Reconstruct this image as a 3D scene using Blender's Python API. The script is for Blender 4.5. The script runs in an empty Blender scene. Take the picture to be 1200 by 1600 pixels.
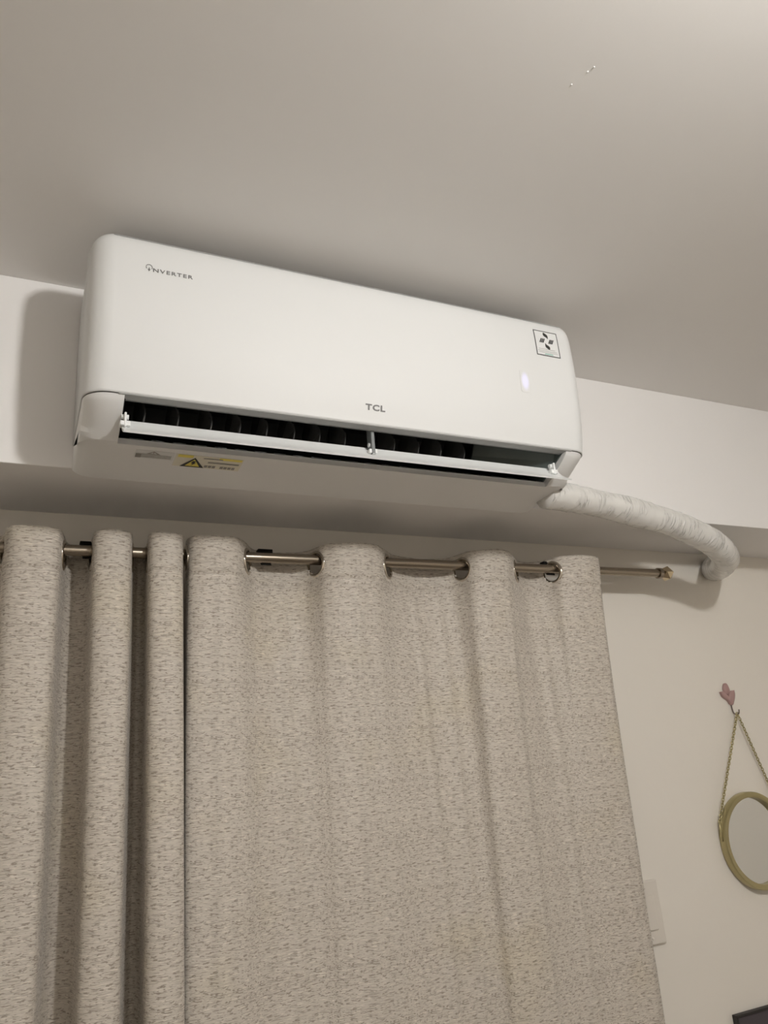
import bpy, bmesh, math, random
from mathutils import Vector, Matrix, noise

random.seed(7)
S = bpy.context.scene
C = S.collection
H = 1.68                      # camera height above the floor

# ------------------------------------------------------------------ camera
cam_d = bpy.data.cameras.new('camera')
cam = bpy.data.objects.new('camera', cam_d)
C.objects.link(cam)
f_px = 1200.0
cam_d.sensor_fit = 'VERTICAL'
cam_d.sensor_height = 32.0
cam_d.lens = f_px / 1600.0 * 32.0
cam_d.clip_start = 0.02
ax = Vector((2600.0, 200.0, f_px)).normalized()                       # room X seen by the camera
az = Vector(((-f_px * f_px + 200.0 * 3500.0) / 2600.0, -3500.0, f_px)).normalized()
ay = az.cross(ax).normalized()
# columns = camera right / up / back expressed in the room
cam.matrix_world = Matrix(((ax.x, -ax.y, -ax.z, 0.0),
                           (ay.x, -ay.y, -ay.z, 0.0),
                           (az.x, -az.y, -az.z, H),
                           (0, 0, 0, 1)))
S.camera = cam

# ------------------------------------------------------------------ world, exposure
world = bpy.data.worlds.new('night')
S.world = world
world.use_nodes = True
world.node_tree.nodes['Background'].inputs[0].default_value = (0.02, 0.025, 0.04, 1)
world.node_tree.nodes['Background'].inputs[1].default_value = 0.3
S.view_settings.view_transform = 'Standard'
S.view_settings.look = 'None'
S.view_settings.gamma = 1.0
S.view_settings.use_curve_mapping = False
S.view_settings.exposure = 0.24

LAMP_POS = (0.60, -0.18, H + 0.705)    # bulb of the pendant lamp, above and behind the viewer
LAMP_POWER = 425.0
LAMP_COLOR = (1.0, 0.985, 0.960)

# ------------------------------------------------------------------ room measures
CEIL = H + 0.82
BEAM_Y = 1.20
BEAM_Z = H + 0.49
WALL_Y = 1.42
XL, XR, YB = -0.86, 2.30, -1.60


# ================================================================== helpers
def link(o, parent=None):
    C.objects.link(o)
    if parent is not None:
        o.parent = parent
    return o


def mesh_obj(name, verts, faces, mat, parent=None, smooth=False):
    me = bpy.data.meshes.new(name)
    me.from_pydata([tuple(v) for v in verts], [], faces)
    me.validate()
    me.update()
    if mat:
        me.materials.append(mat)
    if smooth:
        me.polygons.foreach_set('use_smooth', [True] * len(me.polygons))
    return link(bpy.data.objects.new(name, me), parent)


def bm_obj(name, bm, mat, parent=None, smooth=False):
    bmesh.ops.recalc_face_normals(bm, faces=bm.faces[:])
    me = bpy.data.meshes.new(name)
    bm.to_mesh(me)
    bm.free()
    me.update()
    if mat:
        me.materials.append(mat)
    if smooth:
        me.polygons.foreach_set('use_smooth', [True] * len(me.polygons))
    return link(bpy.data.objects.new(name, me), parent)


def auto_smooth(o, ang=35):
    """smooth shading with sharp edges above the angle"""
    me = o.data
    bm = bmesh.new()
    bm.from_mesh(me)
    for fc in bm.faces:
        fc.smooth = True
    for e in bm.edges:
        if len(e.link_faces) == 2 and e.calc_face_angle(0) > math.radians(ang):
            e.smooth = False
    bm.to_mesh(me)
    bm.free()
    return o


def empty(name, loc):
    o = bpy.data.objects.new(name, None)
    o.empty_display_size = 0.05
    link(o)
    o.location = loc
    return o


def adopt(root, *objs):
    """parent parts built in room coordinates to a thing's Empty"""
    for o in objs:
        o.parent = root
        o.matrix_parent_inverse = Matrix.Translation(root.location).inverted()


def tag(o, label, cat, group=None):
    o['label'] = label
    o['category'] = cat
    if group:
        o['group'] = group
    return o


def structure(o, label):
    o['kind'] = 'structure'
    o['label'] = label
    o['category'] = o.name.split('_')[0]
    return o


def add_box(bm, x0, x1, y0, y1, z0, z1, bevel=0.0, seg=2):
    r = bmesh.ops.create_cube(bm, size=1.0)
    vs = r['verts']
    bmesh.ops.scale(bm, vec=(x1 - x0, y1 - y0, z1 - z0), verts=vs)
    bmesh.ops.translate(bm, vec=((x0 + x1) / 2, (y0 + y1) / 2, (z0 + z1) / 2), verts=vs)
    if bevel > 0:
        es = list({e for v in vs for e in v.link_edges})
        bmesh.ops.bevel(bm, geom=es, offset=bevel, segments=seg, affect='EDGES', profile=0.5)


def box(name, x0, x1, y0, y1, z0, z1, mat, parent=None, bevel=0.0, seg=2):
    bm = bmesh.new()
    add_box(bm, x0, x1, y0, y1, z0, z1, bevel, seg)
    return bm_obj(name, bm, mat, parent)


def add_tube(bm, pts, radii, n=12, caps=True):
    """tube along points (parallel transported rings)"""
    pts = [Vector(p) for p in pts]
    if not isinstance(radii, (list, tuple)):
        radii = [radii] * len(pts)
    up = None
    rings = []
    for i, p in enumerate(pts):
        t = (pts[min(i + 1, len(pts) - 1)] - pts[max(i - 1, 0)]).normalized()
        if up is None:
            a = Vector((0, 0, 1)) if abs(t.z) < 0.9 else Vector((1, 0, 0))
            up = (a - t * a.dot(t)).normalized()
        else:
            up = (up - t * up.dot(t)).normalized()
        side = t.cross(up)
        rings.append([bm.verts.new(p + (up * math.cos(2 * math.pi * k / n) + side * math.sin(2 * math.pi * k / n)) * radii[i])
                      for k in range(n)])
    for a, b in zip(rings, rings[1:]):
        for k in range(n):
            bm.faces.new((a[k], a[(k + 1) % n], b[(k + 1) % n], b[k]))
    if caps:
        bm.faces.new(rings[0][::-1])
        bm.faces.new(rings[-1])


def add_torus(bm, centre, normal, R, r, nR=36, nr=10, squash=1.0):
    nrm = Vector(normal).normalized()
    a = Vector((0, 0, 1)) if abs(nrm.z) < 0.9 else Vector((1, 0, 0))
    u = (a - nrm * a.dot(nrm)).normalized()
    v = nrm.cross(u)
    c = Vector(centre)
    rings = []
    for i in range(nR):
        t = 2 * math.pi * i / nR
        d = u * math.cos(t) + v * math.sin(t)
        rings.append([bm.verts.new(c + d * (R + r * math.cos(2 * math.pi * k / nr)) + nrm * (squash * r * math.sin(2 * math.pi * k / nr)))
                      for k in range(nr)])
    for i in range(nR):
        A, B = rings[i], rings[(i + 1) % nR]
        for k in range(nr):
            bm.faces.new((A[k], A[(k + 1) % nr], B[(k + 1) % nr], B[k]))


def add_lathe(bm, origin, axis, prof, n=24):
    """prof: list of (distance along axis, radius)"""
    axis = Vector(axis).normalized()
    a = Vector((0, 0, 1)) if abs(axis.z) < 0.9 else Vector((1, 0, 0))
    u = (a - axis * a.dot(axis)).normalized()
    v = axis.cross(u)
    o = Vector(origin)
    rings = []
    for s, r in prof:
        if r < 1e-6:
            rings.append([bm.verts.new(o + axis * s)])
        else:
            rings.append([bm.verts.new(o + axis * s + (u * math.cos(2 * math.pi * k / n) + v * math.sin(2 * math.pi * k / n)) * r) for k in range(n)])
    for A, B in zip(rings, rings[1:]):
        for k in range(n):
            k2 = (k + 1) % n
            if len(A) == 1 and len(B) == 1:
                continue
            if len(A) == 1:
                bm.faces.new((A[0], B[k], B[k2]))
            elif len(B) == 1:
                bm.faces.new((A[k], A[k2], B[0]))
            else:
                bm.faces.new((A[k], A[k2], B[k2], B[k]))


def catmull(pts, n):
    out = []
    P = [Vector(p) for p in pts]
    P = [P[0] * 2 - P[1]] + P + [P[-1] * 2 - P[-2]]
    for i in range(1, len(P) - 2):
        p0, p1, p2, p3 = P[i - 1], P[i], P[i + 1], P[i + 2]
        for k in range(n):
            t = k / n
            out.append(0.5 * ((2 * p1) + (p2 - p0) * t + (2 * p0 - 5 * p1 + 4 * p2 - p3) * t * t + (3 * p1 - p0 - 3 * p2 + p3) * t ** 3))
    out.append(P[-2].copy())
    return out


def resample(pts, step):
    out = [pts[0].copy()]
    acc = 0.0
    for a, b in zip(pts, pts[1:]):
        d = (b - a).length
        while acc + d >= step and d > 1e-9:
            t = (step - acc) / d
            a = a.lerp(b, t)
            out.append(a.copy())
            d = (b - a).length
            acc = 0.0
        acc += d
    return out


# ================================================================== materials
def mat(name, col, rough=0.5, metal=0.0, bump=None, spec=0.5, coat=0.0, var=0.0, emis=None):
    m = bpy.data.materials.new(name)
    m.use_nodes = True
    nt = m.node_tree
    b = nt.nodes['Principled BSDF']
    b.inputs['Base Color'].default_value = (*col, 1)
    b.inputs['Roughness'].default_value = rough
    b.inputs['Metallic'].default_value = metal
    b.inputs['Specular IOR Level'].default_value = spec
    b.inputs['Coat Weight'].default_value = coat
    if emis:
        b.inputs['Emission Color'].default_value = (*emis[0], 1)
        b.inputs['Emission Strength'].default_value = emis[1]
    tc = nt.nodes.new('ShaderNodeTexCoord')
    if var > 0:
        n = nt.nodes.new('ShaderNodeTexNoise')
        n.inputs['Scale'].default_value = 3.0
        n.inputs['Detail'].default_value = 4
        nt.links.new(tc.outputs['Object'], n.inputs['Vector'])
        mx = nt.nodes.new('ShaderNodeMix')
        mx.data_type = 'RGBA'
        mx.inputs[6].default_value = (*[c * (1 - var) for c in col], 1)
        mx.inputs[7].default_value = (*[min(1, c * (1 + var)) for c in col], 1)
        nt.links.new(n.outputs['Fac'], mx.inputs[0])
        nt.links.new(mx.outputs[2], b.inputs['Base Color'])
    if bump:
        sc, st, dist = bump
        n2 = nt.nodes.new('ShaderNodeTexNoise')
        n2.inputs['Scale'].default_value = sc
        n2.inputs['Detail'].default_value = 3
        nt.links.new(tc.outputs['Object'], n2.inputs['Vector'])
        bp = nt.nodes.new('ShaderNodeBump')
        bp.inputs['Strength'].default_value = st
        bp.inputs['Distance'].default_value = dist
        nt.links.new(n2.outputs['Fac'], bp.inputs['Height'])
        nt.links.new(bp.outputs['Normal'], b.inputs['Normal'])
    return m


M = {}
M['wall'] = mat('wall_paint', (0.83, 0.785, 0.715), 0.55, bump=(60, 0.15, 0.002), var=0.02)
M['beam'] = mat('beam_paint', (0.86, 0.84, 0.825), 0.5, bump=(60, 0.12, 0.002), var=0.02)
M['ceiling'] = mat('ceiling_paint', (0.83, 0.805, 0.775), 0.5, bump=(25, 0.10, 0.003), var=0.015)
M['plastic'] = mat('white_plastic', (0.69, 0.69, 0.68), 0.58, bump=(400, 0.03, 0.0003))
M['plastic2'] = mat('white_plastic_lower', (0.80, 0.795, 0.785), 0.5)
M['lip'] = mat('grey_lip_plastic', (0.36, 0.36, 0.35), 0.45)
M['flap'] = mat('flap_plastic', (0.78, 0.79, 0.78), 0.3)
M['black'] = mat('black_plastic', (0.006, 0.007, 0.008), 0.5)
M['vane'] = mat('vane_plastic', (0.045, 0.045, 0.045), 0.25)
M['duct'] = mat('duct_grey', (0.09, 0.11, 0.105), 0.5)
M['post'] = mat('post_grey', (0.16, 0.17, 0.17), 0.4)
M['ink'] = mat('grey_ink', (0.16, 0.155, 0.15), 0.5)
M['ink_frame'] = mat('frame_ink', (0.09, 0.09, 0.085), 0.5)
M['ink_black'] = mat('black_ink', (0.025, 0.025, 0.022), 0.5)
M['ink_pale'] = mat('pale_ink', (0.48, 0.47, 0.45), 0.6)
M['ink_teal'] = mat('teal_ink', (0.30, 0.52, 0.45), 0.5)
M['ink_brown'] = mat('faded_ink', (0.30, 0.28, 0.25), 0.6)
M['yellow'] = mat('yellow_label', (0.78, 0.66, 0.12), 0.45)
M['cream'] = mat('cream_label', (0.76, 0.72, 0.60), 0.5)
M['clear'] = mat('clear_label', (0.71, 0.71, 0.70), 0.35)
M['display'] = mat('display_glow', (0.69, 0.69, 0.68), 0.58, emis=((0.40, 0.38, 1.0), 0.0))
nt_ = M['display'].node_tree
tc_ = nt_.nodes.new('ShaderNodeTexCoord')
mp_ = nt_.nodes.new('ShaderNodeMapping')
mp_.inputs['Location'].default_value = (-1, 0, -1)
mp_.inputs['Scale'].default_value = (2, 0, 2)
gr_ = nt_.nodes.new('ShaderNodeTexGradient')
gr_.gradient_type = 'SPHERICAL'
mr_ = nt_.nodes.new('ShaderNodeMapRange')
mr_.interpolation_type = 'SMOOTHSTEP'
mr_.inputs['From Max'].default_value = 0.7
mr_.inputs['To Max'].default_value = 0.32
nt_.links.new(tc_.outputs['Generated'], mp_.inputs['Vector'])
nt_.links.new(mp_.outputs['Vector'], gr_.inputs['Vector'])
nt_.links.new(gr_.outputs['Fac'], mr_.inputs['Value'])
nt_.links.new(mr_.outputs[0], nt_.nodes['Principled BSDF'].inputs['Emission Strength'])
M['steel'] = mat('brushed_nickel', (0.36, 0.31, 0.25), 0.27, metal=1.0, bump=(300, 0.03, 0.0004))
M['ring'] = mat('polished_nickel', (0.62, 0.57, 0.50), 0.14, metal=1.0)
M['bracket'] = mat('black_bracket', (0.008, 0.007, 0.006), 0.8, spec=0.15)
M['finial'] = mat('finial_metal', (0.62, 0.52, 0.36), 0.15, metal=1.0)
M['gold'] = mat('brushed_gold', (0.46, 0.405, 0.225), 0.36, metal=0.85, bump=(120, 0.05, 0.001))
M['mirror'] = mat('mirror_glass', (0.82, 0.83, 0.82), 0.03, metal=1.0)
M['flower'] = mat('dusty_pink', (0.42, 0.27, 0.255), 0.45, var=0.08)
M['hookwire'] = mat('hook_wire', (0.17, 0.13, 0.11), 0.4)
M['board'] = mat('purple_grey_felt', (0.075, 0.062, 0.07), 0.8, bump=(300, 0.3, 0.001), var=0.12)
M['board_edge'] = mat('board_edge', (0.015, 0.012, 0.012), 0.5)
M['switch'] = mat('switch_plastic', (0.74, 0.69, 0.62), 0.35)
M['floor'] = mat('floor_tile', (0.27, 0.235, 0.20), 0.35, var=0.06)
M['lampbase'] = mat('lamp_base', (0.8, 0.8, 0.78), 0.4)
M['bulb'] = mat('bulb_glow', (1, 1, 1), 0.4, emis=(LAMP_COLOR, LAMP_POWER))


def tape_material():
    m = mat('white_pipe_tape', (0.74, 0.725, 0.695), 0.24, coat=0.3)
    nt = m.node_tree
    b = nt.nodes['Principled BSDF']
    tc = nt.nodes.new('ShaderNodeTexCoord')
    mp = nt.nodes.new('ShaderNodeMapping')
    mp.inputs['Rotation'].default_value = (0, 0, math.radians(32))
    mp.inputs['Scale'].default_value = (1.0, 0.16, 1)
    wv = nt.nodes.new('ShaderNodeTexNoise')
    wv.inputs['Scale'].default_value = 200
    wv.inputs['Detail'].default_value = 2
    wv.inputs['Distortion'].default_value = 0.6
    n2 = nt.nodes.new('ShaderNodeTexNoise')
    n2.inputs['Scale'].default_value = 26
    nt.links.new(tc.outputs['UV'], mp.inputs['Vector'])
    nt.links.new(mp.outputs['Vector'], wv.inputs['Vector'])
    nt.links.new(tc.outputs['UV'], n2.inputs['Vector'])
    rp = nt.nodes.new('ShaderNodeValToRGB')
    rp.color_ramp.elements[0].position = 0.46
    rp.color_ramp.elements[1].position = 0.66
    nt.links.new(n2.outputs['Fac'], rp.inputs['Fac'])
    rw = nt.nodes.new('ShaderNodeMapRange')
    rw.interpolation_type = 'SMOOTHSTEP'
    rw.inputs['From Min'].default_value = 0.50
    rw.inputs['From Max'].default_value = 0.66
    nt.links.new(wv.outputs['Fac'], rw.inputs['Value'])
    mu = nt.nodes.new('ShaderNodeMath')
    mu.operation = 'MULTIPLY'
    nt.links.new(rw.outputs[0], mu.inputs[0])
    nt.links.new(rp.outputs['Color'], mu.inputs[1])
    bp = nt.nodes.new('ShaderNodeBump')
    bp.inputs['Strength'].default_value = 0.9
    bp.inputs['Distance'].default_value = 0.0042
    nt.links.new(mu.outputs[0], bp.inputs['Height'])
    nt.links.new(bp.outputs['Normal'], b.inputs['Normal'])
    return m


M['tape'] = tape_material()


def curtain_material(name, base, dark):
    """woven jacquard: short horizontal flecks in a repeat of about 33 x 90 mm"""
    m = bpy.data.materials.new(name)
    m.use_nodes = True
    nt = m.node_tree
    N, L = nt.nodes, nt.links
    b = N['Principled BSDF']
    b.inputs['Roughness'].default_value = 0.46
    b.inputs['Specular IOR Level'].default_value = 0.45
    b.inputs['Sheen Weight'].default_value = 0.15
    uv = N.new('ShaderNodeUVMap')
    uv.uv_map = 'UVMap'
    sep = N.new('ShaderNodeSeparateXYZ')
    L.new(uv.outputs['UV'], sep.inputs[0])

    def math_node(op, a, bv=None, c=None):
        n = N.new('ShaderNodeMath')
        n.operation = op
        for i, v in enumerate((a, bv, c)):
            if v is None:
                continue
            if isinstance(v, (int, float)):
                n.inputs[i].default_value = v
            else:
                L.new(v, n.inputs[i])
        return n.outputs[0]

    pv = math_node('FLOORED_MODULO', sep.outputs['Y'], 0.092)

    def flecks(su, sv, lo, hi, seed, u=None, v=pv):
        cb = N.new('ShaderNodeCombineXYZ')
        if u is None:                                        # wound round a circle: repeats every 34 mm without a seam
            ang = math_node('MULTIPLY', sep.outputs['X'], 2 * math.pi / 0.034)
            rad = 0.034 * su / (2 * math.pi)
            L.new(math_node('MULTIPLY', math_node('COSINE', ang), rad), cb.inputs[0])
            L.new(math_node('MULTIPLY', math_node('SINE', ang), rad), cb.inputs[2])
        else:
            L.new(math_node('MULTIPLY', u, su), cb.inputs[0])
            cb.inputs[2].default_value = seed
        L.new(math_node('MULTIPLY', v, sv), cb.inputs[1])
        n = N.new('ShaderNodeTexNoise')
        n.inputs['Scale'].default_value = 1.0
        n.inputs['Detail'].default_value = 1.5
        n.inputs['Roughness'].default_value = 0.6
        L.new(cb.outputs[0], n.inputs['Vector'])
        r = N.new('ShaderNodeMapRange')
        r.inputs['From Min'].default_value = lo
        r.inputs['From Max'].default_value = hi
        L.new(n.outputs['Fac'], r.inputs['Value'])
        return r.outputs[0]

    f1 = flecks(130, 430, 0.55, 0.63, 3.1)                                        # bold repeated dashes
    f2 = flecks(62, 560, 0.53, 0.65, 8.7, sep.outputs['X'], sep.outputs['Y'])    # fine slubs
    f3 = flecks(70, 520, 0.57, 0.68, 15.2, sep.outputs['X'], sep.outputs['Y'])   # pale glossy threads
    fine = math_node('MULTIPLY', f2, 0.6)
    fl = math_node('MAXIMUM', f1, fine)
    mx = N.new('ShaderNodeMix')
    mx.data_type = 'RGBA'
    mx.inputs[6].default_value = (*base, 1)
    mx.inputs[7].default_value = (*dark, 1)
    L.new(math_node('MULTIPLY', fl, 0.72), mx.inputs[0])
    mx2 = N.new('ShaderNodeMix')
    mx2.data_type = 'RGBA'
    L.new(mx.outputs[2], mx2.inputs[6])
    mx2.inputs[7].default_value = (*[min(1, c * 1.28) for c in base], 1)
    L.new(math_node('MULTIPLY', f3, 0.8), mx2.inputs[0])
    # faint yellowing
    ny = N.new('ShaderNodeTexNoise')
    ny.inputs['Scale'].default_value = 5.0
    L.new(uv.outputs['UV'], ny.inputs['Vector'])
    ry = N.new('ShaderNodeMapRange')
    ry.inputs['From Min'].default_value = 0.56
    ry.inputs['From Max'].default_value = 0.75
    ry.inputs['To Max'].default_value = 0.35
    L.new(ny.outputs['Fac'], ry.inputs['Value'])
    mx3 = N.new('ShaderNodeMix')
    mx3.data_type = 'RGBA'
    mx3.blend_type = 'MULTIPLY'
    L.new(ry.outputs[0], mx3.inputs[0])
    L.new(mx2.outputs[2], mx3.inputs[6])
    mx3.inputs[7].default_value = (0.97, 0.93, 0.72, 1)
    L.new(mx3.outputs[2], b.inputs['Base Color'])
    rr = N.new('ShaderNodeMapRange')
    rr.inputs['To Min'].default_value = 0.55
    rr.inputs['To Max'].default_value = 0.32
    L.new(f3, rr.inputs['Value'])
    L.new(rr.outputs[0], b.inputs['Roughness'])
    bp = N.new('ShaderNodeBump')
    bp.inputs['Strength'].default_value = 0.35
    bp.inputs['Distance'].default_value = 0.0012
    hgt = math_node('SUBTRACT', f3, fl)
    L.new(hgt, bp.inputs['Height'])
    L.new(bp.outputs['Normal'], b.inputs['Normal'])
    return m


M['curtain'] = curtain_material('woven_curtain', (0.575, 0.525, 0.46), (0.215, 0.17, 0.13))

# ================================================================== room shell
T = 0.12
structure(box('floor', XL - T, XR + T, YB - T, WALL_Y + T, -T, 0, M['floor']), 'plain beige floor of the room')
ceil = structure(box('ceiling', XL - T, XR + T, YB - T, WALL_Y + T, CEIL, CEIL + T, M['ceiling']), 'smooth off-white painted ceiling')
structure(box('wall_back', XL - T, XR + T, WALL_Y, WALL_Y + T, 0, CEIL, M['wall']), 'cream painted wall behind the curtains')
structure(box('wall_left', XL - T, XL, YB, WALL_Y, 0, CEIL, M['wall']), 'cream painted side wall on the left')
structure(box('wall_right', XR, XR + T, YB, WALL_Y, 0, CEIL, M['wall']), 'cream painted side wall on the right')
structure(box('wall_front', XL - T, XR + T, YB - T, YB, 0, CEIL, M['wall']), 'cream painted wall behind the viewer')
structure(box('wall_back_upper', XL, XR, BEAM_Y, WALL_Y, BEAM_Z, CEIL, M['beam'], bevel=0.0015), 'white painted beam projecting under the ceiling and carrying the air conditioner')

# hardened paint drips on the ceiling, part of it
rd = random.Random(3)
for (x, y) in ((0.6007, 0.5366), (0.5934, 0.5597), (0.604, 0.528)):
    bm = bmesh.new()
    bmesh.ops.create_icosphere(bm, subdivisions=1, radius=0.0011)
    bmesh.ops.scale(bm, vec=(1, 1.3, 0.5), verts=bm.verts[:])
    bmesh.ops.translate(bm, vec=(x, y, CEIL - 0.0006), verts=bm.verts[:])
    bm_obj('paint_drip', bm, M['ceiling'], ceil, True)

# ================================================================== pendant lamp (above the viewer, out of the picture)
lx, ly, lz = LAMP_POS
lamp = tag(empty('pendant_lamp', (lx, ly, CEIL)), 'bare round bulb hanging on a short white cord from the ceiling', 'lamp')
bm = bmesh.new()
add_lathe(bm, (lx, ly, CEIL), (0, 0, -1), [(0, 0), (0, 0.045), (0.008, 0.045), (0.014, 0.02), (0.016, 0)], 28)
adopt(lamp, bm_obj('ceiling_rose', bm, M['lampbase'], None, True))
bm = bmesh.new()
add_tube(bm, [(lx, ly, CEIL - 0.018), (lx, ly, lz + 0.070)], 0.003, 8)
adopt(lamp, bm_obj('cord', bm, M['lampbase'], None, True))
bm = bmesh.new()
add_lathe(bm, (lx, ly, lz + 0.078), (0, 0, -1), [(0, 0), (0, 0.010), (0.006, 0.017), (0.036, 0.018), (0.038, 0)], 24)
adopt(lamp, bm_obj('lamp_holder', bm, M['lampbase'], None, True))
bm = bmesh.new()
bmesh.ops.create_uvsphere(bm, u_segments=20, v_segments=12, radius=0.044)
bmesh.ops.translate(bm, vec=LAMP_POS, verts=bm.verts[:])
adopt(lamp, bm_obj('bulb', bm, M['bulb'], None, True))

# ================================================================== air conditioner
AX0, AX1 = 0.054, 0.921
AC = tag(empty('air_conditioner', ((AX0 + AX1) / 2, BEAM_Y, H + 0.468)),
         'white wall-mounted split air conditioner with its flap open', 'air conditioner')


def offset_profile(prof, d, back_y):
    """move an open YZ profile inward by d; points on the back plane only slide in z"""
    out = []
    n = len(prof)
    for i, (y, z) in enumerate(prof):
        y0, z0 = prof[max(i - 1, 0)]
        y1, z1 = prof[min(i + 1, n - 1)]
        ty, tz = y1 - y0, z1 - z0
        l = math.hypot(ty, tz)
        ny, nz = -tz / l, ty / l          # profile runs back-top -> front -> bottom: this points inward
        if i in (0, n - 1) and abs(y - back_y) < 0.002:
            out.append((y, z + (nz > 0) * d - (nz < 0) * d))
        else:
            out.append((y + ny * d, z + nz * d))
    return out


def end_stations(x0, x1, r, n=8):
    """(x, inset) pairs with quarter-round ends"""
    st = []
    for k in range(n + 1):
        a = math.pi / 2 * k / n
        st.append((x0 + r * (1 - math.cos(a)), r * (1 - math.sin(a))))
    for k in range(n, -1, -1):
        a = math.pi / 2 * k / n
        st.append((x1 - r * (1 - math.cos(a)), r * (1 - math.sin(a))))
    return st


def densify(prof, n):
    return [(v.x, v.y) for v in catmull([(a, b, 0) for a, b in prof], n)]


# --- front cover: top, front and rounded ends
top_prof = densify([(1.199, 0.797), (1.10, 0.797), (1.03, 0.795), (1.004, 0.790), (0.990, 0.779), (0.984, 0.762), (0.982, 0.735),
                    (0.982, 0.68), (0.985, 0.62), (0.991, 0.57), (0.9975, 0.540), (1.000, 0.5275)], 3)
PANEL = [(y, z) for y, z in top_prof]


def inset_cover(d):
    out = []
    n = len(top_prof)
    for i, (y, z) in enumerate(top_prof):
        y0, z0 = top_prof[max(i - 1, 0)]
        y1, z1 = top_prof[min(i + 1, n - 1)]
        ty, tz = y1 - y0, z1 - z0
        l = math.hypot(ty, tz)
        ny, nz = -tz / l, ty / l
        if i == 0:
            ny, nz = 0, -1
        # keep the lower rim at one height so that it meets the lower casing
        w = min(1.0, max(0.0, (z - 0.5275) / 0.03))
        out.append((y + abs(ny) * d, z - abs(nz) * d * w))
    return out


verts, faces = [], []
st = end_stations(AX0, AX1, 0.034, 9)
npf = len(top_prof)
for x, d in st:
    for y, z in inset_cover(d):
        verts.append((x, min(y, 1.199), H + z))
for i in range(len(st) - 1):
    for k in range(npf - 1):
        a = i * npf + k
        faces.append((a, a + 1, a + npf + 1, a + npf))
# flat side cheeks
for si in (0, len(st) - 1):
    base = si * npf
    b0 = len(verts)
    verts.append((st[si][0], 1.199, H + 0.5275))
    for k in range(npf - 1):
        faces.append((base + k, base + k + 1, b0))
cover = mesh_obj('front_cover', verts, faces, M['plastic'])
bm = bmesh.new()
bm.from_mesh(cover.data)
bmesh.ops.remove_doubles(bm, verts=bm.verts[:], dist=1e-5)
bmesh.ops.recalc_face_normals(bm, faces=bm.faces[:])
bm.to_mesh(cover.data)
bm.free()
auto_smooth(cover, 40)
sol = cover.modifiers.new('thickness', 'SOLIDIFY')
sol.thickness = 0.0025
sol.offset = -1
adopt(AC, cover)

# fine seam line along the top of the front cover
bm = bmesh.new()
add_tube(bm, [(AX0 + 0.03, 0.9895, H + 0.7797), (AX1 - 0.03, 0.9895, H + 0.7797)], 0.0007, 6)
adopt(AC, bm_obj('cover_seam', bm, M['lip']))

# --- underside lip of the front cover
bm = bmesh.new()
add_box(bm, 0.100, 0.880, 1.0005, 1.021, H + 0.5262, H + 0.5292, 0.0008)
add_box(bm, 0.100, 0.880, 1.0185, 1.021, H + 0.5262, H + 0.545)
adopt(AC, bm_obj('outlet_lip', bm, M['lip']))

# --- lower casing: two shaped ends joined by the underside
OX0, OX1 = 0.1085, 0.869         # outlet opening
low_prof = densify([(1.0025, 0.5270), (1.0085, 0.5200), (1.0215, 0.5110), (1.040, 0.5005), (1.057, 0.4918), (1.0690, 0.4860), (1.0705, 0.4853), (1.0722, 0.4849), (1.090, 0.4838), (1.12, 0.4820), (1.199, 0.4770)], 3)


def inset_low(d):
    out = []
    n = len(low_prof)
    for i, (y, z) in enumerate(low_prof):
        y0, z0 = low_prof[max(i - 1, 0)]
        y1, z1 = low_prof[min(i + 1, n - 1)]
        ty, tz = y1 - y0, z1 - z0
        l = math.hypot(ty, tz)
        ny, nz = abs(tz) / l, abs(ty) / l
        w = min(1.0, max(0.0, (0.5270 - z) / 0.02))
        yy = y + d * (ny * w + (1 - w) * 0.97)
        out.append((min(yy, 1.199), min(z + nz * d * w * (0.35 if y > 1.06 else 0.6), 0.5268)))
    return out


def casing_end(x_out, x_in, r):
    """rounded end block from x_out (rounded) to x_in (flat)"""
    sgn = 1 if x_in > x_out else -1
    stn = []
    for k in range(10):
        a = math.pi / 2 * k / 9
        stn.append((x_out + sgn * r * (1 - math.cos(a)), r * (1 - math.sin(a))))
    stn.append((x_in, 0.0))
    vs, fs = [], []
    n = len(low_prof)
    for x, d in stn:
        ring = inset_low(d)
        for y, z in ring:
            vs.append((x, y, H + z))
        vs.append((x, 1.199, H + 0.5270))
    m = n + 1
    for i in range(len(stn) - 1):
        for k in range(m):
            a, b2 = i * m + k, i * m + (k + 1) % m
            fs.append((a, b2, b2 + m, a + m))
    fs.append(tuple(range(m)))
    fs.append(tuple(range((len(stn) - 1) * m, len(stn) * m)))
    o = mesh_obj('casing_end', vs, fs, M['plastic2'])
    bmm = bmesh.new()
    bmm.from_mesh(o.data)
    bmesh.ops.remove_doubles(bmm, verts=bmm.verts[:], dist=1e-5)
    bmesh.ops.recalc_face_normals(bmm, faces=bmm.faces[:])
    bmm.to_mesh(o.data)
    bmm.free()
    auto_smooth(o, 12)
    adopt(AC, o)
    return o


casing_end(AX0 + 0.0015, OX0, 0.034)
casing_end(AX1 - 0.0015, OX1, 0.034)

# underside panel between the ends (from the rear of the outlet to the wall)
und = [(y, z) for y, z in low_prof if y >= 1.076]
up_line = [(1.199, 0.484), (1.14, 0.488), (1.105, 0.492), (1.088, 0.495), (und[0][0] + 0.002, und[0][1] + 0.010)]
ring = und + up_line
vs, fs = [], []
for x in (OX0, OX1):
    vs += [(x, y, H + z) for y, z in ring]
n = len(ring)
for k in range(n):
    fs.append((k, (k + 1) % n, n + (k + 1) % n, n + k))
fs.append(tuple(range(n)))
fs.append(tuple(range(n, 2 * n)))
o = mesh_obj('underside_panel', vs, fs, M['plastic2'])
auto_smooth(o, 30)
adopt(AC, o)
UND = und


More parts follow.
